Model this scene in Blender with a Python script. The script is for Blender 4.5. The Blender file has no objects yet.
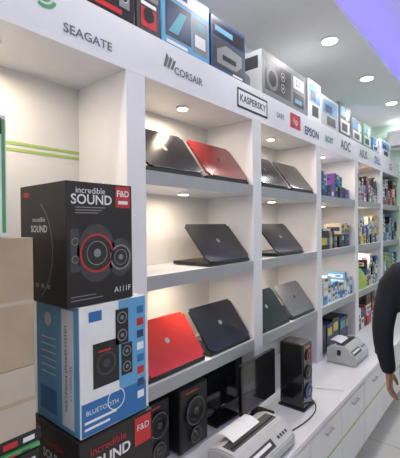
import bpy, bmesh, math, random
from mathutils import Matrix, Vector
random.seed(11)
ZC=1.65
sc=bpy.context.scene
try:
    sc.view_settings.view_transform='Standard'
except Exception: pass

# ---------------- materials
_m={}
def mat(name,col,rough=.5,metal=0,var=.04,emit=None,es=0,scale=12,bump=0,coat=0):
    if name in _m: return _m[name]
    m=bpy.data.materials.new(name); m.use_nodes=True
    nt=m.node_tree; b=nt.nodes['Principled BSDF']
    b.inputs['Roughness'].default_value=rough; b.inputs['Metallic'].default_value=metal
    b.inputs['Coat Weight'].default_value=coat
    tc=nt.nodes.new('ShaderNodeTexCoord'); nz=nt.nodes.new('ShaderNodeTexNoise')
    nz.inputs['Scale'].default_value=scale; nz.inputs['Detail'].default_value=3
    nt.links.new(tc.outputs['Object'],nz.inputs['Vector'])
    r=nt.nodes.new('ShaderNodeValToRGB')
    a=[max(0,c*(1-var)) for c in col]; d=[min(1,c*(1+var)) for c in col]
    r.color_ramp.elements[0].color=(*a,1); r.color_ramp.elements[1].color=(*d,1)
    r.color_ramp.elements[0].position=.3; r.color_ramp.elements[1].position=.7
    nt.links.new(nz.outputs['Fac'],r.inputs['Fac']); nt.links.new(r.outputs['Color'],b.inputs['Base Color'])
    if bump:
        bp=nt.nodes.new('ShaderNodeBump'); bp.inputs['Strength'].default_value=bump; bp.inputs['Distance'].default_value=.004
        n2=nt.nodes.new('ShaderNodeTexNoise'); n2.inputs['Scale'].default_value=scale*8
        nt.links.new(tc.outputs['Object'],n2.inputs['Vector'])
        nt.links.new(n2.outputs['Fac'],bp.inputs['Height']); nt.links.new(bp.outputs['Normal'],b.inputs['Normal'])
    if emit:
        b.inputs['Emission Color'].default_value=(*emit,1); b.inputs['Emission Strength'].default_value=es
    _m[name]=m; return m
WHITE=mat('white_laminate',(.72,.72,.75),.35,var=.015)
FASC=mat('fascia_vinyl',(.70,.71,.75),.4,var=.015)
BACK=mat('back_panel',(.68,.67,.65),.5,var=.02)
EDGE=mat('shelf_edge_grey',(.33,.34,.36),.4,var=.02)
WALL=mat('wall_paint',(.75,.77,.76),.7,var=.02)
WALLG=mat('wall_paint_green',(.55,.72,.60),.7,var=.02)
CEIL=mat('ceiling_paint',(.80,.80,.82),.8,var=.01)
GREEN=mat('green_stripe',(.34,.50,.12),.4)
BLACK=mat('black_plastic',(.012,.012,.014),.35)
BLKG=mat('black_gloss',(.01,.01,.012),.12,coat=.5)
BLKB=mat('black_print',(.010,.008,.009),.4)
DGREY=mat('dark_grey',(.045,.045,.05),.4)
GREY=mat('mid_grey',(.20,.21,.22),.45)
LGREY=mat('light_grey',(.46,.47,.48),.45)
SILV=mat('silver',(.42,.43,.45),.3,.7)
PAPER=mat('white_print',(.72,.73,.76),.45)
RED=mat('red_gloss',(.48,.028,.018),.16,coat=.4)
REDD=mat('dark_red_gloss',(.17,.01,.012),.15,coat=.4)
REDP=mat('red_print',(.48,.02,.025),.4)
BLUE=mat('blue_print',(.02,.14,.38),.4)
LBLUE=mat('light_blue_print',(.11,.33,.58),.4)
NAVY=mat('navy_print',(.02,.045,.13),.4)
CYAN=mat('cyan_print',(.05,.34,.42),.4)
GRNP=mat('green_print',(.08,.32,.12),.4)
YEL=mat('yellow_print',(.6,.48,.08),.4)
PURP=mat('purple_print',(.22,.08,.34),.4)
PINK=mat('pink_print',(.6,.25,.28),.4)
CARD=mat('cardboard',(.40,.31,.22),.8,var=.08,bump=.2)
CARD2=mat('cardboard_pale',(.46,.40,.33),.8,var=.06,bump=.2)
TXTG=mat('grey_lettering',(.12,.13,.14),.5)
LAMP=mat('lamp_warm',(1,1,1),.5,emit=(1,.86,.66),es=10)
LAMPC=mat('lamp_cool',(1,1,1),.5,emit=(1,.98,.95),es=10)
LEDV=mat('led_violet',(.4,.3,1),.5,emit=(.16,.11,1.0),es=11)

# ---------------- builder
class B:
    def __init__(s,name): s.name=name; s.bm=bmesh.new(); s.mats=[]
    def mi(s,m):
        if m not in s.mats: s.mats.append(m)
        return s.mats.index(m)
    def add(s,tb,m,M=None,smooth=False):
        if M is not None: tb.transform(M)
        i=s.mi(m)
        for f in tb.faces: f.material_index=i; f.smooth=smooth
        me=bpy.data.meshes.new('t'); tb.to_mesh(me); tb.free()
        s.bm.from_mesh(me); bpy.data.meshes.remove(me)
    def box(s,x0,x1,y0,y1,z0,z1,m,bev=0,M=None,seg=2):
        tb=bmesh.new(); bmesh.ops.create_cube(tb,size=1)
        tb.transform(Matrix.Translation(((x0+x1)/2,(y0+y1)/2,(z0+z1)/2))@Matrix.Diagonal((x1-x0,y1-y0,z1-z0,1)))
        if bev: bmesh.ops.bevel(tb,geom=tb.edges[:],offset=bev,segments=seg,affect='EDGES',profile=.5)
        s.add(tb,m,M)
    def cyl(s,p,r,h,m,axis='Z',r2=None,seg=32,M=None):
        tb=bmesh.new(); bmesh.ops.create_cone(tb,cap_ends=True,segments=seg,radius1=r,radius2=r if r2 is None else r2,depth=h)
        R={'Z':Matrix(),'Y':Matrix.Rotation(math.pi/2,4,'X'),'X':Matrix.Rotation(math.pi/2,4,'Y')}[axis]
        tb.transform(Matrix.Translation(p)@R)
        s.add(tb,m,M,smooth=False)
    def sph(s,p,r,m,M=None,seg=24):
        tb=bmesh.new(); bmesh.ops.create_uvsphere(tb,u_segments=seg,v_segments=seg//2,radius=1)
        if not hasattr(r,'__len__'): r=(r,r,r)
        tb.transform(Matrix.Translation(p)@Matrix.Diagonal((*r,1))); s.add(tb,m,M,smooth=True)
    def rect(s,F,u0,u1,v0,v1,m,off=.001):
        tb=bmesh.new(); vs=[tb.verts.new((u,v,off)) for u,v in((u0,v0),(u1,v0),(u1,v1),(u0,v1))]; tb.faces.new(vs); s.add(tb,m,F)
    def disc(s,F,u,v,r,m,off=.001,ry=None):
        tb=bmesh.new(); ry=ry or r
        vs=[tb.verts.new((u+r*math.cos(a),v+ry*math.sin(a),off)) for a in [i*math.tau/32 for i in range(32)]]; tb.faces.new(vs); s.add(tb,m,F)
    def ring(s,F,u,v,r,w,m,off=.001,a0=0,a1=math.tau):
        tb=bmesh.new(); n=32; o=[];q=[]
        for i in range(n+1):
            a=a0+(a1-a0)*i/n
            o.append(tb.verts.new((u+r*math.cos(a),v+r*math.sin(a),off))); q.append(tb.verts.new((u+(r-w)*math.cos(a),v+(r-w)*math.sin(a),off)))
        for i in range(n): tb.faces.new((q[i],o[i],o[i+1],q[i+1]))
        s.add(tb,m,F)
    def poly(s,F,pts,m,off=.001):
        tb=bmesh.new(); tb.faces.new([tb.verts.new((u,v,off)) for u,v in pts]); s.add(tb,m,F)
    def text(s,F,t,u,v,size,m,off=.0015,rot=0,bold=0,sx=1):
        cu=bpy.data.curves.new('t','FONT'); cu.body=t; cu.size=size; cu.align_x='CENTER'; cu.align_y='CENTER'; cu.offset=bold; cu.resolution_u=3
        o=bpy.data.objects.new('t',cu); bpy.context.collection.objects.link(o)
        dg=bpy.context.evaluated_depsgraph_get(); me=bpy.data.meshes.new_from_object(o.evaluated_get(dg))
        tb=bmesh.new(); tb.from_mesh(me); bpy.data.meshes.remove(me); bpy.data.objects.remove(o); bpy.data.curves.remove(cu)
        s.add(tb,m,F@Matrix.Translation((u,v,off))@Matrix.Rotation(rot,4,'Z')@Matrix.Diagonal((sx,1,1,1)))
    def done(s,parent=None,M=None,smooth=False):
        me=bpy.data.meshes.new(s.name); s.bm.to_mesh(me); s.bm.free()
        for m in s.mats: me.materials.append(m)
        o=bpy.data.objects.new(s.name,me); bpy.context.collection.objects.link(o)
        if M is not None: o.matrix_world=M
        if parent: o.parent=parent
        if smooth:
            for p in me.polygons: p.use_smooth=True
        return o
def fr(x0,y0,z0):
    return Matrix(((1,0,0,x0),(0,0,-1,y0),(0,1,0,z0),(0,0,0,1)))
def sd(x0,y1,z0):
    return Matrix(((0,0,-1,x0),(-1,0,0,y1),(0,1,0,z0),(0,0,0,1)))

# ---------------- layout constants
PER=.924; PW=.098
POST=[.93+PER*i for i in range(-2,5)]
XE=5.55; XS=-2.6; YB=.35; YR=-2.9; CH=3.0
ZCT=.572; SH=[ZC-.669,ZC-.209,ZC+.234]; FB=ZC+.616; FT=ZC+.804
# ---------------- room
def simple(name,*a,m=WALL,bev=0):
    b=B(name); b.box(*a,m,bev); return b.done()
def tiles(name):
    m=mat(name,(.62,.61,.58),.15); nt=m.node_tree; b=nt.nodes['Principled BSDF']
    br=nt.nodes.new('ShaderNodeTexBrick'); br.offset=0; br.inputs['Scale'].default_value=1
    br.inputs['Brick Width'].default_value=.6; br.inputs['Row Height'].default_value=.6; br.inputs['Mortar Size'].default_value=.004
    br.inputs['Color1'].default_value=(.56,.55,.52,1); br.inputs['Color2'].default_value=(.52,.51,.48,1); br.inputs['Mortar'].default_value=(.3,.3,.29,1)
    tc=nt.nodes.new('ShaderNodeTexCoord'); nt.links.new(tc.outputs['Object'],br.inputs['Vector']); nt.links.new(br.outputs['Color'],b.inputs['Base Color'])
    return m
simple('floor',XS-.1,XE+.1,YR-.1,YB+.15,-.1,0,m=tiles('floor_tiles'))
simple('wall_left',XS,XE+.1,YB+.02,YB+.15,0,CH+.3,m=WALL)
simple('wall_right',XS,XE+.1,YR-.1,YR,0,CH+.3,m=WALL)
simple('wall_far',XE,XE+.1,YR,YB+.02,0,CH+.3,m=WALLG)
simple('wall_near',XS-.1,XS,YR,YR+.35,0,CH+.3); simple('wall_near',XS-.1,XS,-.1,YB+.02,0,CH+.3); simple('wall_near',XS-.1,XS,YR+.35,-.1,2.5,CH+.3)
b=B('added_doorway')  # unseen entrance opening, added to let daylight in as soft fill
for y in (YR+.352,-1.5,-.162): b.box(XS-.07,XS-.02,y,y+.06,0,2.498,SILV,.004)
b.box(XS-.07,XS-.02,YR+.412,-.162,2.44,2.498,SILV); b.done()
TY0=-.33; TY1=-2.3
b=B('ceiling')
b.box(XS,XE,TY0,YB+.02,CH,CH+.03,CEIL); b.box(XS,XE,YR,TY1,CH,CH+.03,CEIL)
b.box(XS,XS+.4,TY1,TY0,CH,CH+.03,CEIL)
b.box(XS,XE,TY0+.12,TY0+.15,CH+.03,CH+.25,CEIL); b.box(XS,XE,TY1-.15,TY1-.12,CH+.03,CH+.25,CEIL)
b.box(XS,XE,YR,YB+.02,CH+.25,CH+.3,CEIL); b.done()
for i,y in enumerate((TY0+.085,TY1-.085)):
    b=B('cove_led_strip'); b.box(XS+.1,XE-.05,y-.01,y+.01,CH+.031,CH+.045,LEDV); b.done()
def downlight(x,y,z,r,m,power,col,nm='ceiling_downlight',sp=None):
    b=B(nm)
    b.cyl((x,y,z-.006),r,.012,PAPER,seg=32); b.cyl((x,y,z-.0135),r*.8,.003,m,seg=32); bo=b.done()
    L=bpy.data.lights.new('lamp','AREA'); L.shape='DISK'; L.size=r*1.5; L.energy=power; L.color=col
    if sp: L.spread=sp
    o=bpy.data.objects.new('lamp',L); o.location=(x,y,z-.02); bpy.context.collection.objects.link(o); o.parent=bo
for i in range(9):
    downlight(-1.9+.92*i,-.14,CH,.065,LAMPC,5.2,(1,.97,.94))
for i in range(5):
    downlight(-1.8+1.6*i,-2.6,CH,.065,LAMPC,11,(1,.97,.94))  # unseen second row, added as soft fill from the room side
b=B('air_conditioner'); b.box(XE-.2,XE,-.75,.1,2.62,2.88,PAPER,.03); b.box(XE-.205,XE-.15,-.7,.05,2.64,2.67,GREY); b.done()

# ---------------- shelving
XL=-.95
b=B('display_shelving')
b.box(XL,XE-.005,YB-.012,YB+.015,ZCT,FT-.02,BACK)
b.box(XL,XE-.005,0,YB-.012,FB,FB+.02,WHITE)
b.box(XL,XE-.005,0,YB+.015,FT-.02,FT,WHITE)
b.box(XL,XE-.005,0,.018,FB+.02,FT-.02,FASC)
for p in POST:
    b.box(p,p+PW,0,YB-.012,ZCT,FB,WHITE,.002)
for i in range(len(POST)):
    a=POST[i]+PW; c=POST[i+1] if i+1<len(POST) else XE-.01
    if i in(0,1):
        b.rect(fr(a,YB-.012,0),0,c-a,ZC+.30,ZC+.312,GREEN,.002); b.rect(fr(a,YB-.012,0),0,c-a,ZC+.325,ZC+.337,GREEN,.002)
        continue
    for z in SH:
        b.box(a,c,.003,YB-.012,z-.06,z,WHITE); b.box(a,c,-.001,.003,z-.06,z,EDGE)
    if i>2: b.rect(fr(a,YB-.012,0),0,c-a,ZC-.02,ZC-.01,GREEN,.002)
F=fr(0,0,0)
zc=ZC+.675
b.text(F,'SEAGATE',.765,zc-.002,.044,TXTG,sx=1.1,bold=.0006)
for a,w in((0,.012),(2.1,.012),(4.2,.012)): b.ring(F,.60,ZC+.755,.046,w,GRNP,a0=a,a1=a+1.7)
b.ring(F,.60,ZC+.755,.026,.009,GRNP,a0=1,a1=6)
zt=ZC+.71
b.text(F,'CORSAIR',1.30,zt-.015,.048,TXTG,bold=.0008)
for k in range(3): b.poly(F,[(1.135+k*.022,zt-.015),(1.150+k*.022,zt-.015),(1.170+k*.022,zt+.03),(1.155+k*.022,zt+.05-.01*k)],TXTG)
b.rect(F,1.70,2.03,zt-.055,zt+.055,BLACK); b.rect(F,1.712,2.018,zt-.043,zt+.043,PAPER,.0015); b.text(F,'KASPERSKY',1.865,zt,.055,BLACK,.002,bold=.001)
b.text(F,'SAFE',2.2,zt,.05,TXTG)
b.rect(F,2.34,2.50,zt-.04,zt+.06,REDP); b.text(F,'hp',2.42,zt+.01,.07,PAPER,.002)
b.text(F,'EPSON',2.70,zt-.02,.085,NAVY,bold=.002); b.text(F,'acer',3.05,zt,.1,GRNP,bold=.002)
b.text(F,'AOC',3.45,zt,.12,TXTG,bold=.003); b.text(F,'ASUS',3.98,zt,.11,TXTG,bold=.002); b.text(F,'DELL',4.5,zt,.11,BLUE,bold=.002); b.text(F,'LG',5.1,zt,.11,REDP,bold=.002)
b.done()
for i in range(1,6):
    cx=POST[i]+PW+.41
    if cx>XE: continue
    for z in (FB,SH[2]-.06,SH[1]-.06):
        if i<2 and z!=FB: continue
        w=3.4 if z==FB else 1.7
        downlight(cx-.02,.15,z,.032,LAMP,w,(1,.82,.62),'shelf_spotlight')
# ---------------- counter
CF=-.36
b=B('base_cabinet')
b.box(XL,XE-.005,CF+.02,YB+.015,.08,ZCT-.03,WHITE)
b.box(XL,XE-.005,CF+.06,YB+.015,0,.08,GREY)
b.box(XL,XE-.005,CF,YB+.015,ZCT-.03,ZCT,WHITE,.004)
x=XL+.02
while x<XE-.1:
    x1=min(x+.452,XE-.02)
    b.box(x,x1,CF+.004,CF+.02,.10,ZCT-.05,WHITE,.003)
    b.box(x,x1,CF+.0025,CF+.004,.325,.337,GREEN)
    b.cyl(((x+x1)/2,CF-.012,ZCT-.09),.005,.10,SILV,'X',seg=12)
    for q in(-.045,.045): b.cyl(((x+x1)/2+q,CF-.003,ZCT-.09),.004,.02,SILV,'Y',seg=10)
    x+=.46
b.done()

# ---------------- laptops
def laptop(x0,yf,z,lm,w=.375,d=.25,ang=53,logo=SILV,rim=BLACK):
    b=B('laptop')
    b.box(x0,x0+w,yf+.004,yf+d,z+.003,z+.021,rim,.004)
    for fx in(.03,w-.03):
        for fy in(.03,d-.03): b.cyl((x0+fx,yf+fy,z+.002),.008,.004,DGREY,seg=12)
    b.rect(Matrix.Translation((x0,yf,z+.021)),.03,w-.03,.06,.16,DGREY,.0006)
    for r in range(5):
        for c in range(14): b.rect(Matrix.Translation((x0,yf,z+.021)),.034+c*.022,.034+c*.022+.018,.064+r*.019,.064+r*.019+.015,BLKG,.0012)
    b.rect(Matrix.Translation((x0,yf,z+.021)),w/2-.05,w/2+.05,.175,.235,GREY,.0008)
    b.cyl((x0+w/2,yf+.008,z+.022),.007,w*.8,rim,'X',seg=16)
    a=math.radians(ang)
    F=Matrix(((1,0,0,x0),(0,math.cos(a),-math.sin(a),yf+.006),(0,math.sin(a),math.cos(a),z+.024),(0,0,0,1)))
    tb=bmesh.new(); bmesh.ops.create_cube(tb,size=1); tb.transform(Matrix.Translation((w/2,d/2,0))@Matrix.Diagonal((w,d,.008,1)))
    ed=[e for e in tb.edges if abs(e.verts[0].co.z-e.verts[1].co.z)>.001]
    bmesh.ops.bevel(tb,geom=ed,offset=.014,segments=4,affect='EDGES'); b.add(tb,lm,F)
    tb=bmesh.new(); bmesh.ops.create_cube(tb,size=1); tb.transform(Matrix.Translation((w/2,d/2,-.0055))@Matrix.Diagonal((w-.002,d-.002,.003,1)))
    ed=[e for e in tb.edges if abs(e.verts[0].co.z-e.verts[1].co.z)>.001]
    bmesh.ops.bevel(tb,geom=ed,offset=.014,segments=4,affect='EDGES')
    b.add(tb,rim,F)
    Fi=F@Matrix.Translation((w,0,-.007))@Matrix.Rotation(math.pi,4,'Y')
    b.rect(Fi,.02,w-.02,.025,d-.018,BLKG,.001)
    b.disc(F,w/2,d*.52,.014,logo,.0046)
    return b.done()
LD=mat('lid_black_blue',(.010,.012,.018),.17,coat=.3)
LG=mat('lid_charcoal',(.034,.036,.042),.28,.2,coat=.1)
LS=mat('lid_silver',(.24,.25,.27),.3,.5)
s0,s1=POST[2]+PW,POST[3]+PW
laptop(s0+.015,.01,SH[2],LD,logo=DGREY); laptop(s0+.43,.01,SH[2],REDD,logo=DGREY)
laptop(s0+.42,.01,SH[1],LG,w=.385,ang=50)
laptop(s0+.015,.01,SH[0],RED); laptop(s0+.43,.01,SH[0],LD,logo=SILV)
laptop(s1+.015,.01,SH[2],LD,logo=DGREY); laptop(s1+.43,.01,SH[2],LG,logo=DGREY)
laptop(s1+.22,.01,SH[1],LG,w=.40,ang=50,logo=SILV)
laptop(s1+.015,.01,SH[0],LD); laptop(s1+.43,.01,SH[0],LS,logo=BLACK)

# ---------------- cartons helper
def carton(name,x0,x1,y0,y1,z0,z1,m,art=None,sm=None):
    b=B(name); b.box(x0,x1,y0,y1,z0,z1,m,.002)
    w,h,d=x1-x0,z1-z0,y1-y0
    if sm: b.rect(sd(x0,y1,z0),.003,d-.003,.003,h-.003,sm,.0004)
    b.box(x0+w*.5-.001,x0+w*.5+.001,y0+.002,y1-.002,z1,z1+.0006,DGREY)
    if art: art(b,fr(x0,y0,z0),sd(x0,y1,z0),w,h,d)
    return b.done()
def speaker_pic(b,F,u,v,w,h,n=2,body=DGREY,cone=GREY):
    b.rect(F,u-w/2,u+w/2,v-h/2,v+h/2,body,.0012)
    for k in range(n):
        vv=v-h/2+h*(k+.5)/n; r=min(w*.38,h/n*.4)
        b.disc(F,u,vv,r,BLACK,.0016); b.ring(F,u,vv,r,r*.2,cone,.002); b.disc(F,u,vv,r*.35,cone,.002)
def art_sound(b,F,S,w,h,d):
    b.text(F,'incredible',w*.34,h*.93,.023,PAPER); b.text(F,'SOUND',w*.36,h*.855,.036,PAPER,bold=.0006)
    for k in range(3): b.rect(F,w*.12,w*(.55-.05*k),h*(.79-.022*k),h*(.795-.022*k)+.001,GREY)
    b.rect(F,w*.72,w*.96,h*.80,h*.985,REDP); b.text(F,'F&D',w*.84,h*.92,.024,PAPER,.002,bold=.0006); b.rect(F,w*.76,w*.92,h*.83,h*.86,PAPER,.002)
    for u,v,r in((w*.42,h*.42,.052),(w*.79,h*.37,.036)):
        b.disc(F,u,v,r*1.15,DGREY,.001,ry=r*1.5); b.ring(F,u,v,r,.005,REDP if r>.05 else GREY,.002); b.disc(F,u,v,r*.85,BLKG,.002); b.ring(F,u,v,r*.62,.002,GREY,.0025); b.disc(F,u,v,r*.22,GREY,.003)
    b.rect(F,w*.05,w*.17,h*.28,h*.62,DGREY,.001); b.ring(F,w*.11,h*.52,.010,.002,GREY,.002); b.ring(F,w*.11,h*.38,.010,.002,GREY,.002)
    b.text(F,'A111F',w*.82,h*.09,.022,PAPER); b.rect(F,w*.05,w*.5,h*.05,h*.058,GREY); b.rect(F,w*.05,w*.4,h*.08,h*.087,GREY)
    b.text(S,'SOUND',d*.45,h*.62,.026,PAPER,bold=.0005); b.text(S,'incredible',d*.45,h*.70,.018,PAPER)
    b.rect(S,d*.1,d*.22,h*.9,h*.94,REDP); b.ring(S,d*.1,h*.45,.16,.003,GREY,.001,a0=-.9,a1=.9)
    for k in range(5): b.rect(S,d*.12+k*.03,d*.12+k*.03+.018,h*.13,h*.165,GREY)
def art_blue(b,F,S,w,h,d):
    b.rect(F,.003,w-.003,.003,h*.26,BLUE,.0008); b.rect(F,w*.55,w-.003,h*.003,h*.997,LBLUE,.0006)
    speaker_pic(b,F,w*.36,h*.52,.085,.12,1,BLACK,DGREY); speaker_pic(b,F,w*.60,h*.78,.045,.10,2,BLACK); speaker_pic(b,F,w*.67,h*.50,.04,.09,2,BLACK)
    b.rect(F,w*.24,w*.42,h*.62,h*.635,REDP,.0025)
    for k in range(8):
        b.rect(F,w*.84,w*.95,h*.12+k*.036,h*.12+k*.036+.022,(PAPER,NAVY,REDP,BLUE)[k%4],.001)
    b.rect(F,w*.12,w*.3,h*.87,h*.95,BLUE,.001); b.rect(F,w*.05,w*.5,h*.1,h*.12,PAPER,.0012); b.rect(F,w*.05,w*.4,h*.05,h*.07,PAPER,.0012); b.ring(F,w*.5,h*.2,.03,.003,PAPER,.001); 
    b.text(F,'BLUETOOTH',w*.3,h*.18,.018,PAPER,.0015)
    b.rect(S,d*.62,d*.88,h*.04,h*.96,PAPER,.0008)
    b.text(S,'MULTIMEDIA SPEAKER SYSTEM',d*.72,h*.5,.017,NAVY,.0014,rot=math.pi/2)
    b.text(S,'2.1 COMPUTER',d*.82,h*.4,.014,NAVY,.0014,rot=math.pi/2)
    b.rect(S,d*.1,d*.5,h*.08,h*.28,BLUE,.001); b.disc(S,d*.3,h*.85,.02,PAPER,.001)
    for k in range(6): b.rect(S,d*.14,d*.48,h*.4+k*.02,h*.4+k*.02+.003,PAPER,.001)
def art_low(b,F,S,w,h,d):
    b.text(F,'incredible',w*.36,h*.86,.030,REDP); b.text(F,'SOUND',w*.36,h*.72,.042,PAPER,bold=.001); b.rect(F,w*.72,w*.97,h*.66,h*.97,REDP); b.text(F,'F&D',w*.845,h*.85,.026,PAPER,.002)
    speaker_pic(b,F,w*.5,h*.3,.1,.1,1,DGREY); b.text(S,'SOUND',d*.5,h*.68,.034,PAPER,bold=.001); b.text(S,'incredible',d*.5,h*.82,.026,REDP)
    b.rect(S,d*.03,d*.2,h*.88,h*.95,REDP)
carton('speaker_carton',.515,.765,-.31,-.06,ZCT,ZCT+.262,BLKB,art_low)
carton('speaker_carton',.515,.765,-.31,-.06,ZCT+.263,ZCT+.524,BLKB,art_low)
carton('speaker_carton',.526,.752,-.30,-.07,ZCT+.526,ZC-.208,PAPER,art_blue,LBLUE)
carton('speaker_carton',.493,.703,-.30,-.05,ZC-.206,ZC+.118,BLKB,art_sound)
def art_card(b,F,S,w,h,d):
    b.rect(F,0.001,w-.001,h*.485,h*.515,CARD2)
def art_pale(b,F,S,w,h,d):
    b.rect(F,w*.3,w*.6,h*.55,h*.9,PAPER); b.rect(F,.001,w-.001,h*.47,h*.53,CARD)
carton('cardboard_box',.10,.41,-.30,-.02,ZC-.470,ZC-.318,CARD2,art_pale)
carton('cardboard_box',.08,.409,-.30,-.01,ZC-.317,ZC-.023,CARD,art_card)
def art_w(b,F,S,w,h,d):
    b.rect(F,w*.955,w*.985,.01,h-.01,GRNP,.0008); b.rect(F,w*.86,w*.96,h*.84,h*.97,BLACK,.0012); b.text(F,'WIFI ROUTER',w*.4,h*.5,.03,NAVY)
carton('router_carton',.10,.357,-.29,-.08,ZC-.021,ZC+.25,PAPER,art_w)
b=B('packet_pile'); z=ZCT
cols=[BLACK,DGREY,PAPER,BLACK,GRNP,BLACK,DGREY,PAPER,BLACK,GREY,BLACK,GRNP,BLACK]
hts=[.09,.07,.05,.06,.04,.07,.04,.03,.05,.02,.045,.012,.031]
for c,h in zip(cols,hts):
    o=random.uniform(-.012,.012); b.box(.12+o,.42+o,-.30+o,-.03+o,z,z+h-.001,c,.003)
    for k in range(5):
        u=.08+k*.044; b.rect(fr(.12+o,-.30+o,z),u,u+random.uniform(.01,.035),h*.25,h*random.uniform(.5,.8),random.choice([PAPER,GRNP,CYAN,GREY,REDP,DGREY]),.001)
    z+=h
b.done()

# ---------------- boxes on top of the shelving
def top(name,x0,x1,h,m,art,sm=None,y0=.01,y1=.30): carton(name,x0,x1,y0,y1,FT+.0005,FT+h,m,art,sm)
def a1(b,F,S,w,h,d):
    speaker_pic(b,F,w*.25,h*.5,.09,.2,2,GREY,LGREY); b.disc(F,w*.6,h*.45,.085,GREY,.001); b.disc(F,w*.6,h*.45,.065,LGREY,.002); b.disc(F,w*.6,h*.45,.03,BLACK,.003); speaker_pic(b,F,w*.88,h*.4,.05,.16,2,GREY,LGREY); b.rect(F,w*.4,w*.85,h*.06,h*.12,REDP)
def a2(b,F,S,w,h,d):
    b.rect(F,.01,w-.01,h*.55,h*.95,GREY); b.rect(F,.02,w-.02,h*.1,h*.4,REDP); b.disc(F,w*.5,h*.3,.03,BLACK,.002); b.rect(F,.02,w-.02,h*.44,h*.5,PAPER)
def a3(b,F,S,w,h,d):
    b.rect(F,.004,w-.004,.004,h-.004,LBLUE,.0006); b.rect(F,.01,w-.01,h*.76,h*.97,PAPER,.001)
    b.rect(F,w*.06,w*.58,h*.14,h*.70,DGREY,.0012); b.rect(F,w*.09,w*.55,h*.19,h*.66,NAVY,.0018); b.rect(F,w*.62,w*.95,h*.1,h*.66,GREY,.0012); b.rect(F,w*.66,w*.9,h*.2,h*.4,PAPER,.0018); b.disc(F,w*.78,h*.54,.025,CYAN,.0018)
    b.poly(F,[(w*.12,h*.22),(w*.3,h*.22),(w*.48,h*.6),(w*.35,h*.6)],CYAN,.0022); b.rect(F,w*.1,w*.5,h*.82,h*.9,NAVY,.0016); b.rect(F,w*.08,w*.5,h*.04,h*.09,PAPER,.0016)
def a4(b,F,S,w,h,d):
    b.rect(F,w*.05,w*.95,h*.66,h*.92,BLACK,.001); b.rect(F,w*.1,w*.6,h*.74,h*.84,LBLUE,.0016); b.rect(F,w*.08,w*.92,h*.10,h*.60,DGREY,.0012); b.poly(F,[(w*.15,h*.15),(w*.7,h*.15),(w*.88,h*.3),(w*.88,h*.5),(w*.4,h*.55),(w*.15,h*.4)],GREY,.0018); b.rect(F,w*.3,w*.7,h*.25,h*.35,BLACK,.0022); b.rect(F,w*.6,w*.9,h*.04,h*.08,PAPER)
def a5(b,F,S,w,h,d):
    b.rect(F,w*.03,w*.66,h*.08,h*.92,GREY,.0008); b.rect(F,w*.05,w*.62,h*.15,h*.85,DGREY,.001); b.disc(F,w*.2,h*.45,.075,GREY,.0015); b.disc(F,w*.2,h*.45,.05,BLACK,.002); speaker_pic(b,F,w*.43,h*.5,.08,.15,2,BLACK,LGREY)
    b.rect(F,w*.68,w*.95,h*.55,h*.85,PAPER,.001); b.text(F,'2.1',w*.8,h*.7,.06,NAVY,.002); b.rect(F,w*.68,w*.95,h*.12,h*.45,BLACK,.001); b.rect(F,w*.72,w*.9,h*.2,h*.3,LBLUE,.0015)
    b.rect(S,d*.1,d*.9,h*.6,h*.88,DGREY,.001); b.disc(S,d*.5,h*.35,.06,GREY,.0015)
def a6(b,F,S,w,h,d):
    b.rect(F,w*.08,w*.92,h*.45,h*.9,LBLUE,.001); b.rect(F,w*.2,w*.6,h*.5,h*.75,NAVY,.0015); b.rect(F,w*.3,w*.8,h*.1,h*.38,DGREY,.001); b.rect(S,d*.2,d*.8,h*.4,h*.8,DGREY,.001)
def a7(b,F,S,w,h,d):
    b.rect(F,w*.1,w*.9,h*.1,h*.5,PAPER,.001); b.rect(F,w*.2,w*.7,h*.15,h*.4,DGREY,.0015); b.rect(F,w*.1,w*.5,h*.6,h*.9,LBLUE,.001); b.disc(F,w*.7,h*.7,.05,PAPER,.001); b.rect(S,d*.2,d*.8,h*.2,h*.8,PAPER,.001); b.rect(S,d*.3,d*.6,h*.4,h*.7,DGREY,.0015)
top('speaker_carton',.56,.985,.33,BLKB,a1)
top('gamepad_carton',1.0,1.125,.26,DGREY,a2)
top('monitor_carton',1.14,1.47,.29,LBLUE,a3,LBLUE)
top('printer_carton',1.485,1.80,.275,NAVY,a4,NAVY)
top('speaker_carton',1.99,2.61,.28,GREY,a5,LGREY)
top('monitor_carton',2.66,2.90,.30,PAPER,a6,PAPER)
top('printer_carton',2.92,3.30,.25,LGREY,a6,PAPER)
top('monitor_carton',3.32,3.62,.29,DGREY,a7,GREY)
top('keyboard_carton',3.66,3.98,.22,GREY,a7,LGREY)
top('printer_carton',4.02,4.30,.24,GRNP,a7,GRNP)
top('router_carton',4.34,4.62,.15,BLUE,a7,LBLUE)
top('printer_carton',4.70,5.10,.2,PAPER,a6,PAPER)

# ---------------- small goods rows
def goods(name,x0,x1,y0,y1,z,pal,wr,hr,stack=1):
    b=B(name); x=x0
    while x<x1-.02:
        w=random.uniform(*wr); w=min(w,x1-x)
        if w<.02: break
        zz=z
        for k in range(random.randint(max(1,stack-1),stack)):
            h=random.uniform(*hr); m=random.choice(pal); yy=y0+random.uniform(0,.02)
            b.box(x,x+w-.004,yy,y1,zz+.0002,zz+h,m,.0015)
            F=fr(x,yy,zz); m2=random.choice([PAPER,NAVY,BLUE,REDP,YEL,DGREY,CYAN]) 
            b.rect(F,w*.12,w*.8,h*.55,h*.85,m2,.001); b.rect(F,w*.2,w*.7,h*.12,h*.4,random.choice(pal+[BLACK]),.001)
            S=sd(x,y1,zz)
            b.rect(S,.02,(y1-yy)*.9,h*.3,h*.7,random.choice(pal+[DGREY]),.001); b.rect(S,(y1-yy)*.5,(y1-yy)*.8,h*.4,h*.6,m2,.0015)
            zz+=h
        x+=w
    return b.done()
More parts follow.
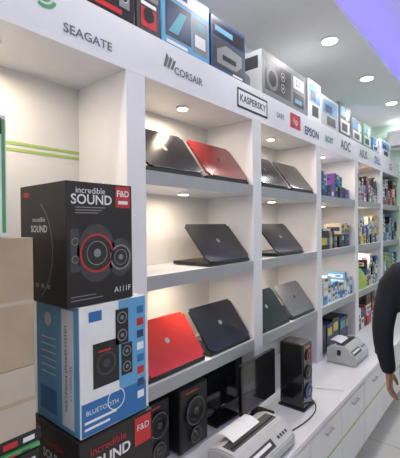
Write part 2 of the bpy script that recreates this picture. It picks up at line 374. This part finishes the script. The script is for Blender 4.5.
def bottles(name,x0,x1,y,z,pal,r=.025,h=.12):
    b=B(name); x=x0+r
    while x<x1-r:
        m=random.choice(pal)
        for yy in (y,y+.07):
            b.cyl((x,yy,z+h*.4),r,h*.8,m,seg=16); b.cyl((x,yy,z+h*.86),r,h*.12,m,r2=r*.45,seg=16); b.cyl((x,yy,z+h*.96),r*.5,h*.12,random.choice([BLACK,PAPER,REDP]),seg=14)
            b.cyl((x,yy,z+h*.4),r*1.02,h*.35,random.choice([PAPER,YEL,BLUE]),seg=16)
        x+=2*r+.008
    return b.done()
c0=POST[4]+PW; c1=POST[5]
goods('ink_cartridge_boxes',c0+.02,c1-.02,.03,.2,SH[2],[BLUE,PAPER,CYAN,PURP,NAVY,BLACK],(.05,.09),(.09,.13),2)
bottles('ink_bottles',c0+.03,c0+.40,.05,SH[1],[DGREY,BLACK,CARD],h=.17); goods('mouse_boxes',c0+.42,c1-.02,.03,.2,SH[1],[BLACK,DGREY,CARD2,NAVY],(.06,.09),(.09,.12),2)
goods('ink_cartridge_boxes',c0+.02,c1-.02,.02,.2,SH[0],[PAPER,PAPER,LGREY,LBLUE],(.06,.10),(.07,.09),3)
goods('headset_boxes',c0+.02,c1-.1,.03,.26,ZCT,[BLACK,DGREY,BLACK,NAVY],(.12,.2),(.20,.27))
d0=c1+PW; d1=POST[6]
goods('cable_boxes',d0+.02,d1-.02,.02,.2,SH[2],[PAPER,BLACK,DGREY,BLUE,LGREY,REDP],(.05,.08),(.08,.11),3)
goods('adapter_boxes',d0+.02,d1-.02,.02,.2,SH[1],[PAPER,LGREY,BLUE,BLACK,YEL],(.05,.09),(.08,.11),3)
goods('keyboard_boxes',d0+.35,d1-.02,.02,.2,SH[0],[BLACK,YEL,PAPER,BLUE],(.06,.10),(.09,.12),3)
goods('webcam_boxes',d0+.02,d1-.02,.02,.25,ZCT,[BLACK,DGREY,PAPER,REDP],(.08,.14),(.10,.12),3)
e0=d1+PW
for z,p in((SH[2],[BLACK,DGREY,PAPER,CARD,REDP]),(SH[1],[CYAN,PAPER,BLACK,LBLUE,PINK]),(SH[0],[GRNP,BLUE,LBLUE,YEL,PAPER]),(ZCT,[BLACK,PAPER])):
    goods('accessory_boxes',e0+.02,XE-.03,.02,.2,z,p,(.05,.10),(.09,.12),3)
def bag(x0,x1,y0,y1,z0,z1,m):
    b=B('shopping_bag'); tb=bmesh.new()
    w=x1-x0
    lo=[tb.verts.new(p) for p in((x0,y0,z0),(x1,y0,z0),(x1,y1,z0),(x0,y1,z0))]
    mid=[tb.verts.new(p) for p in((x0-.012,y0-.008,(z0+z1)/2),(x1+.012,y0-.008,(z0+z1)/2),(x1+.004,y1,(z0+z1)/2),(x0-.004,y1,(z0+z1)/2))]
    ym=(y0+y1)/2
    hi=[tb.verts.new(p) for p in((x0+.01,ym-.015,z1),(x1-.01,ym-.015,z1),(x1-.01,ym+.015,z1),(x0+.01,ym+.015,z1))]
    tb.faces.new(lo[::-1])
    for a,c in((lo,mid),(mid,hi)):
        for i in range(4): tb.faces.new((a[i],a[(i+1)%4],c[(i+1)%4],c[i]))
    b.add(tb,m)
    for yy in(ym-.015,ym+.015):
        for k in range(12):
            a=math.pi*k/12; a2=math.pi*(k+1)/12; cx=(x0+x1)/2; r=w*.25
            p=Vector((cx+r*math.cos(a),yy,z1+.09*math.sin(a))); q=Vector((cx+r*math.cos(a2),yy,z1+.09*math.sin(a2)))
            tb=bmesh.new(); bmesh.ops.create_cone(tb,cap_ends=True,segments=8,radius1=.004,radius2=.004,depth=(q-p).length+.003)
            tb.transform(Matrix.Translation((p+q)/2)@(q-p).to_track_quat('Z','Y').to_matrix().to_4x4()); b.add(tb,m)
    b.rect(fr(x0,y0-.008,z0),w*.25,w*.75,(z1-z0)*.35,(z1-z0)*.6,YEL,.004)
    return b.done()
bag(d0+.03,d0+.31,.02,.15,SH[0],SH[0]+.2,mat('bag_green',(.35,.55,.12),.45))

# ---------------- counter objects
def subwoofer(x0,y0,z,w=.2,d=.27,h=.30):
    b=B('subwoofer'); b.box(x0,x0+w,y0,y0+d,z+.012,z+h,BLACK,.008)
    for i in(.03,w-.03):
        for j in(.03,d-.03): b.cyl((x0+i,y0+j,z+.006),.014,.012,DGREY,seg=14)
    F=fr(x0,y0,z)
    for v,r in((.19,min(.07,w*.4)),(.075,.04)):
        b.cyl((x0+w/2,y0-.004,z+v),r,.012,BLACK,'Y'); b.ring(F,w/2,v,r*.92,.003,GREY,.0105); b.cyl((x0+w/2,y0-.008,z+v),r*.75,.008,BLKG,'Y',r2=r*.55); b.sph((x0+w/2,y0-.008,z+v),(r*.28,r*.16,r*.28),DGREY)
    b.rect(F,w*.2,w*.6,h*.91,h*.935,REDP,.001); return b.done()
subwoofer(1.24,.02,ZCT,h=.31); subwoofer(1.06,.06,ZCT,w=.15,h=.29)
def monitor(x,y,w,h,zb,rot):
    b=B('computer_monitor'); 
    b.box(-w/2,w/2,-.012,.012,zb,zb+h,BLKG,.005); b.rect(fr(-w/2,-.012,zb),.012,w-.012,.02,h-.012,mat('screen_off',(.008,.009,.012),.12,coat=.3),.001)
    b.box(-w/3,w/3,.012,.03,zb+h*.25,zb+h*.8,BLACK,.006)
    b.box(-.025,.025,.015,.035,.01,zb+h*.5,BLACK,.004); b.box(-.10,.10,-.05,.055,0.0,.012,BLACK,.005)
    b.rect(fr(-w/2,-.012,zb),w*.46,w*.54,.006,.014,SILV,.0012)
    return b.done(M=Matrix.Translation((x,y,ZCT))@Matrix.Rotation(rot,4,'Z'))
monitor(1.645,.09,.38,.29,.07,-.04); monitor(1.785,-.065,.37,.27,.075,.02)
def tower(x0,y0,w,d,h):
    b=B('tower_speaker'); b.box(x0,x0+w,y0,y0+d,ZCT+.01,ZCT+h,BLKG,.008); b.box(x0-.008,x0+w+.008,y0-.008,y0+d+.008,ZCT,ZCT+.012,BLACK,.003)
    F=fr(x0,y0,ZCT)
    bl=mat('blue_led_glow',(.1,.2,.9),.4,emit=(.1,.2,1),es=.5); rd=mat('red_led_glow',(.8,.05,.05),.4,emit=(1,.05,.05),es=.3)
    for v,r,m in((.10,.045,bl),(.21,.042,DGREY),(.31,.03,rd)):
        b.cyl((x0+w/2,y0-.003,ZCT+v),r,.01,BLACK,'Y'); b.ring(F,w/2,v,r*.95,.003,m,.009); b.cyl((x0+w/2,y0-.007,ZCT+v),r*.7,.006,BLKG,'Y',r2=r*.4)
    b.rect(F,w*.3,w*.7,h*.93,h*.95,rd,.001); return b.done()
tower(2.0,-.235,.13,.15,.385)
def profile(b,x0,x1,pts,m,M=None,bev=.006):
    tb=bmesh.new(); a=[tb.verts.new((x0,y,z)) for y,z in pts]; c=[tb.verts.new((x1,y,z)) for y,z in pts]
    n=len(pts); tb.faces.new(a[::-1]); tb.faces.new(c)
    for i in range(n): tb.faces.new((a[i],a[(i+1)%n],c[(i+1)%n],c[i]))
    bmesh.ops.recalc_face_normals(tb,faces=tb.faces[:])
    if bev: bmesh.ops.bevel(tb,geom=tb.edges[:],offset=bev,segments=2,affect='EDGES')
    b.add(tb,m,M)
def dotprinter(x,y,w,d,h,rot,nm='printer',feed=.05):
    b=B(nm)
    profile(b,-w/2,w/2,[(-d/2,0.004),(d/2,.004),(d/2,h*.8),(d*.25,h),(-d*.15,h),(-d/2,h*.5)],LGREY)
    b.box(-w*.44,w*.44,-d*.08,d*.2,h*.98,h*1.02,DGREY,.002)
    b.box(-w*.42,w*.42,-d*.02,d*.02,h,h*1.07,BLACK,.002)
    b.box(-w/2-.008,-w/2+.01,d*.0,d*.12,h*.5,h*.78,BLACK,.004)
    b.cyl((w/2+.008,d*.05,h*.65),.018,.02,BLACK,'X',seg=20)
    ang=math.atan2(h*.5,d*.35)
    F=Matrix.Translation((0,-d/2,h*.5))@Matrix.Rotation(ang,4,'X')
    b.rect(F,-w*.45,w*.1,.015,.055,DGREY,.001); b.rect(F,-w*.42,w*.05,.03,.045,PAPER,.0015)
    for k in range(4): b.rect(F,w*.2+k*.024,w*.2+k*.024+.015,.03,.045,DGREY,.0015)
    b.rect(fr(-w/2,-d/2,0),.02,w-.02,h*.1,h*.14,DGREY,.001)
    tb=bmesh.new(); pr=[]
    for k in range(9):
        t=k/8; yy=d*.08+t*d*.40; zz=h+.006+feed*math.sin(t*2.4)
        pr.append((tb.verts.new((-w*.33,yy,zz)),tb.verts.new((w*.2,yy,zz))))
    for k in range(8): tb.faces.new((pr[k][0],pr[k][1],pr[k+1][1],pr[k+1][0]))
    b.add(tb,PAPER)
    for q in(-w*.4,w*.4):
        for r in(-d*.4,d*.4): b.cyl((q,r,.002),.01,.004,BLACK,seg=12)
    return b.done(M=Matrix.Translation((x,y,ZCT))@Matrix.Rotation(rot,4,'Z'))
dotprinter(1.46,-.235,.42,.215,.12,.0,feed=.015)
dotprinter(3.02,-.15,.33,.22,.14,.0,feed=.015)
def curve(name,pts,r,m):
    cu=bpy.data.curves.new(name,'CURVE'); cu.dimensions='3D'; cu.bevel_depth=r; cu.bevel_resolution=3
    sp=cu.splines.new('NURBS'); sp.points.add(len(pts)-1); sp.use_endpoint_u=True; sp.order_u=4
    for p,q in zip(sp.points,pts): p.co=(*q,1)
    cu.materials.append(m); o=bpy.data.objects.new(name,cu); bpy.context.collection.objects.link(o); return o
zc_=ZCT+.0042
curve('power_cable',[(1.24,-.16,zc_),(1.18,-.12,zc_),(1.10,-.2,zc_),(1.16,-.29,zc_),(1.22,-.27,zc_),(1.18,-.2,zc_),(1.08,-.1,zc_),(1.0,-.03,zc_)],.004,BLACK)
curve('usb_cable',[(1.70,-.26,zc_),(1.80,-.28,zc_),(1.92,-.30,zc_),(2.1,-.29,zc_),(2.2,-.2,zc_),(2.25,-.05,zc_)],.003,BLACK)
b=B('paper_sheets')
for k in range(4): b.box(-.1,.1,-.14,.14,k*.0012,k*.0012+.001,PAPER,M=Matrix.Rotation(k*.06,4,'Z'))
b.done(M=Matrix.Translation((2.45,-.16,ZCT))@Matrix.Rotation(.3,4,'Z'))

# ---------------- person
PX,PY=2.24,-.885
root=bpy.data.objects.new('person',None); bpy.context.collection.objects.link(root)
root.location=(PX,PY,0)
def loft(bm,pts,ref=(1,0,0),n=20):
    P=[Vector(p[0]) for p in pts]; rings=[]
    for i,p in enumerate(P):
        t=(P[min(i+1,len(P)-1)]-P[max(i-1,0)]).normalized(); r=Vector(ref); a=(r-t*r.dot(t)).normalized(); c=t.cross(a)
        r1,r2=pts[i][1],pts[i][2]
        rings.append([bm.verts.new(p+a*r1*math.cos(k*math.tau/n)+c*r2*math.sin(k*math.tau/n)) for k in range(n)])
    for i in range(len(rings)-1):
        for k in range(n): bm.faces.new((rings[i][k],rings[i][(k+1)%n],rings[i+1][(k+1)%n],rings[i+1][k]))
    bm.faces.new(rings[0][::-1]); bm.faces.new(rings[-1])
def ball(bm,p,r):
    bmesh.ops.create_uvsphere(bm,u_segments=20,v_segments=12,radius=1,matrix=Matrix.Translation(p)@Matrix.Diagonal((*r,1)))
def remesh(bm,name,vox,m,it=6,fac=.5):
    bmesh.ops.recalc_face_normals(bm,faces=bm.faces[:])
    me=bpy.data.meshes.new(name); bm.to_mesh(me); bm.free(); o=bpy.data.objects.new(name,me); bpy.context.collection.objects.link(o)
    r=o.modifiers.new('r','REMESH'); r.mode='VOXEL'; r.voxel_size=vox
    s=o.modifiers.new('s','SMOOTH'); s.iterations=it; s.factor=fac
    dg=bpy.context.evaluated_depsgraph_get(); me2=bpy.data.meshes.new_from_object(o.evaluated_get(dg)); o.modifiers.clear(); o.data=me2
    me2.materials.clear(); me2.materials.append(m)
    for p in me2.polygons: p.use_smooth=True
    o.parent=root; return o
JACK=mat('jacket_cloth',(.006,.008,.016),.85,bump=.5,scale=30); JEAN=mat('trouser_cloth',(.01,.012,.02),.85,bump=.4,scale=30)
SKIN=mat('skin',(.36,.20,.13),.5,var=.06); HAIR=mat('hair',(.012,.01,.009),.6,bump=.8,scale=60)
bm=bmesh.new()
loft(bm,[((0,0,.80),.15,.20),((0,0,.88),.15,.20),((0,0,1.0),.138,.19),((0,0,1.15),.138,.19),((0,0,1.28),.14,.20),((0,0,1.37),.12,.19),((0,0,1.43),.085,.13),((.01,0,1.47),.07,.085),((.015,0,1.51),.068,.072)])
for s in(1,-1):
    loft(bm,[((0,s*.12,1.39),.075,.07),((0,s*.19,1.375),.075,.072),((-.005,s*.238,1.31),.07,.068),((-.02,s*.268,1.17),.062,.060),((-.02,s*.280,1.07),.058,.056),((.01,s*.285,.98),.054,.052),((.05,s*.275,.86),.046,.043),((.065,s*.27,.81),.043,.039)])
for s in(1,-1):
    for z,y in((1.05,.30),(1.10,.31),(.93,.30),(1.22,.28)): ball(bm,(0,s*y,z),(.05,.03,.014))
remesh(bm,'jacket',.011,JACK,4)
bm=bmesh.new()
loft(bm,[((0,0,.98),.12,.165),((0,0,.90),.135,.178),((0,0,.82),.13,.175),((0,0,.77),.09,.13)])
for s in(1,-1):
    loft(bm,[((0,s*.09,.88),.10,.09),((.0,s*.095,.72),.088,.082),((.005,s*.10,.50),.065,.06),((-.01,s*.105,.33),.06,.055),((-.015,s*.11,.12),.05,.048),((-.01,s*.11,.06),.055,.052)])
remesh(bm,'trousers',.012,JEAN)
for s in(1,-1):
    bm=bmesh.new(); loft(bm,[((-.075,s*.11,.045),.03,.03),((-.05,s*.11,.05),.045,.036),((.03,s*.113,.05),.045,.04),((.10,s*.118,.04),.035,.046),((.16,s*.12,.032),.028,.04),((.185,s*.12,.028),.015,.02)],ref=(0,0,1))
    for v in bm.verts: v.co.z=max(v.co.z,.004)
    remesh(bm,'shoe',.006,BLACK,3)
for s in(1,-1):
    bm=bmesh.new(); wx,wy,wz=.068,s*.268,.83
    loft(bm,[((wx-.003,wy,wz),.026,.022),((wx,wy,wz-.035),.028,.020),((wx+.003,wy,wz-.06),.038,.017),((wx+.006,wy,wz-.10),.042,.015),((wx+.008,wy-s*.002,wz-.125),.038,.012)])
    for k,(dx,L) in enumerate(((.031,.072),(.010,.080),(-.011,.074),(-.030,.058))):
        x=wx+.006+dx; z=wz-.118; c=.25+.08*k; p=Vector((x,wy,z)); pts=[(p+Vector((0,0,.02)),.0092,.009)]; ang=c
        pts.append((p.copy(),.0088,.0088))
        for seg,r in zip((.42,.32,.26),(.0084,.0078,.006)):
            p=p+Vector((dx*.08,-s*math.sin(ang)*L*seg,-math.cos(ang)*L*seg)); pts.append((p.copy(),r,r)); ang+=.32
        loft(bm,pts,n=12)
    loft(bm,[((wx+.018,wy-s*.006,wz-.042),.015,.013),((wx+.042,wy-s*.014,wz-.065),.0125,.012),((wx+.058,wy-s*.022,wz-.09),.0105,.010),((wx+.062,wy-s*.03,wz-.115),.007,.0065)],n=12)
    remesh(bm,'hand',.0028,SKIN,3)
bm=bmesh.new()
ball(bm,(-.01,0,1.625),(.095,.076,.098)); ball(bm,(.022,0,1.575),(.068,.06,.075)); ball(bm,(.058,0,1.525),(.026,.03,.022))
loft(bm,[((-.005,0,1.44),.058,.06),((-.008,0,1.50),.052,.053),((-.005,0,1.57),.055,.055)])
loft(bm,[((.078,0,1.625),.008,.008),((.094,0,1.60),.010,.011),((.108,0,1.583),.012,.014),((.09,0,1.570),.006,.012)],ref=(0,1,0),n=12)
for s in(1,-1):
    ball(bm,(-.005,s*.077,1.60),(.018,.008,.031)); ball(bm,(.075,s*.028,1.637),(.012,.022,.008)); ball(bm,(.060,s*.04,1.59),(.022,.02,.02))
ball(bm,(.086,0,1.553),(.008,.022,.0055)); ball(bm,(.084,0,1.543),(.008,.02,.006))
remesh(bm,'head',.0045,SKIN,4)
b=B('eyes')
for s in(1,-1): b.sph((.078,s*.031,1.617),.0125,PAPER); b.sph((.0875,s*.031,1.617),(.004,.006,.006),BLACK)
b.done(parent=root)
bm=bmesh.new(); ball(bm,(-.014,0,1.636),(.102,.084,.100)); ball(bm,(-.05,0,1.59),(.065,.075,.07))
bmesh.ops.subdivide_edges(bm,edges=bm.edges[:],cuts=1,use_grid_fill=True)
dl=[v for v in bm.verts if (v.co.x>.045 and v.co.z<1.675) or (v.co.x>-.03 and v.co.z<1.60) or v.co.z<1.535]
bmesh.ops.delete(bm,geom=dl,context='VERTS')
me=bpy.data.meshes.new('hair'); bm.to_mesh(me); bm.free(); o=bpy.data.objects.new('hair',me); bpy.context.collection.objects.link(o); o.parent=root; me.materials.append(HAIR)
sm=o.modifiers.new('s','SOLIDIFY'); sm.thickness=.008
for p in me.polygons: p.use_smooth=True

# ---------------- world and camera
w=bpy.data.worlds.new('World'); sc.world=w; w.use_nodes=True
w.node_tree.nodes['Background'].inputs['Color'].default_value=(.88,.93,1,1); w.node_tree.nodes['Background'].inputs['Strength'].default_value=1.0
cam=bpy.data.cameras.new('camera'); cam.sensor_fit='HORIZONTAL'; cam.sensor_width=36; cam.lens=33.3; cam.clip_start=.02
co=bpy.data.objects.new('camera',cam); bpy.context.collection.objects.link(co)
th=math.radians(40); pitch=math.radians(-.5); roll=math.radians(-.6)
d=Vector((math.cos(th)*math.cos(pitch),math.sin(th)*math.cos(pitch),math.sin(pitch)))
co.matrix_world=Matrix.Translation((0,-1.15,ZC))@d.to_track_quat('-Z','Y').to_matrix().to_4x4()@Matrix.Rotation(roll,4,'Z')
sc.camera=co
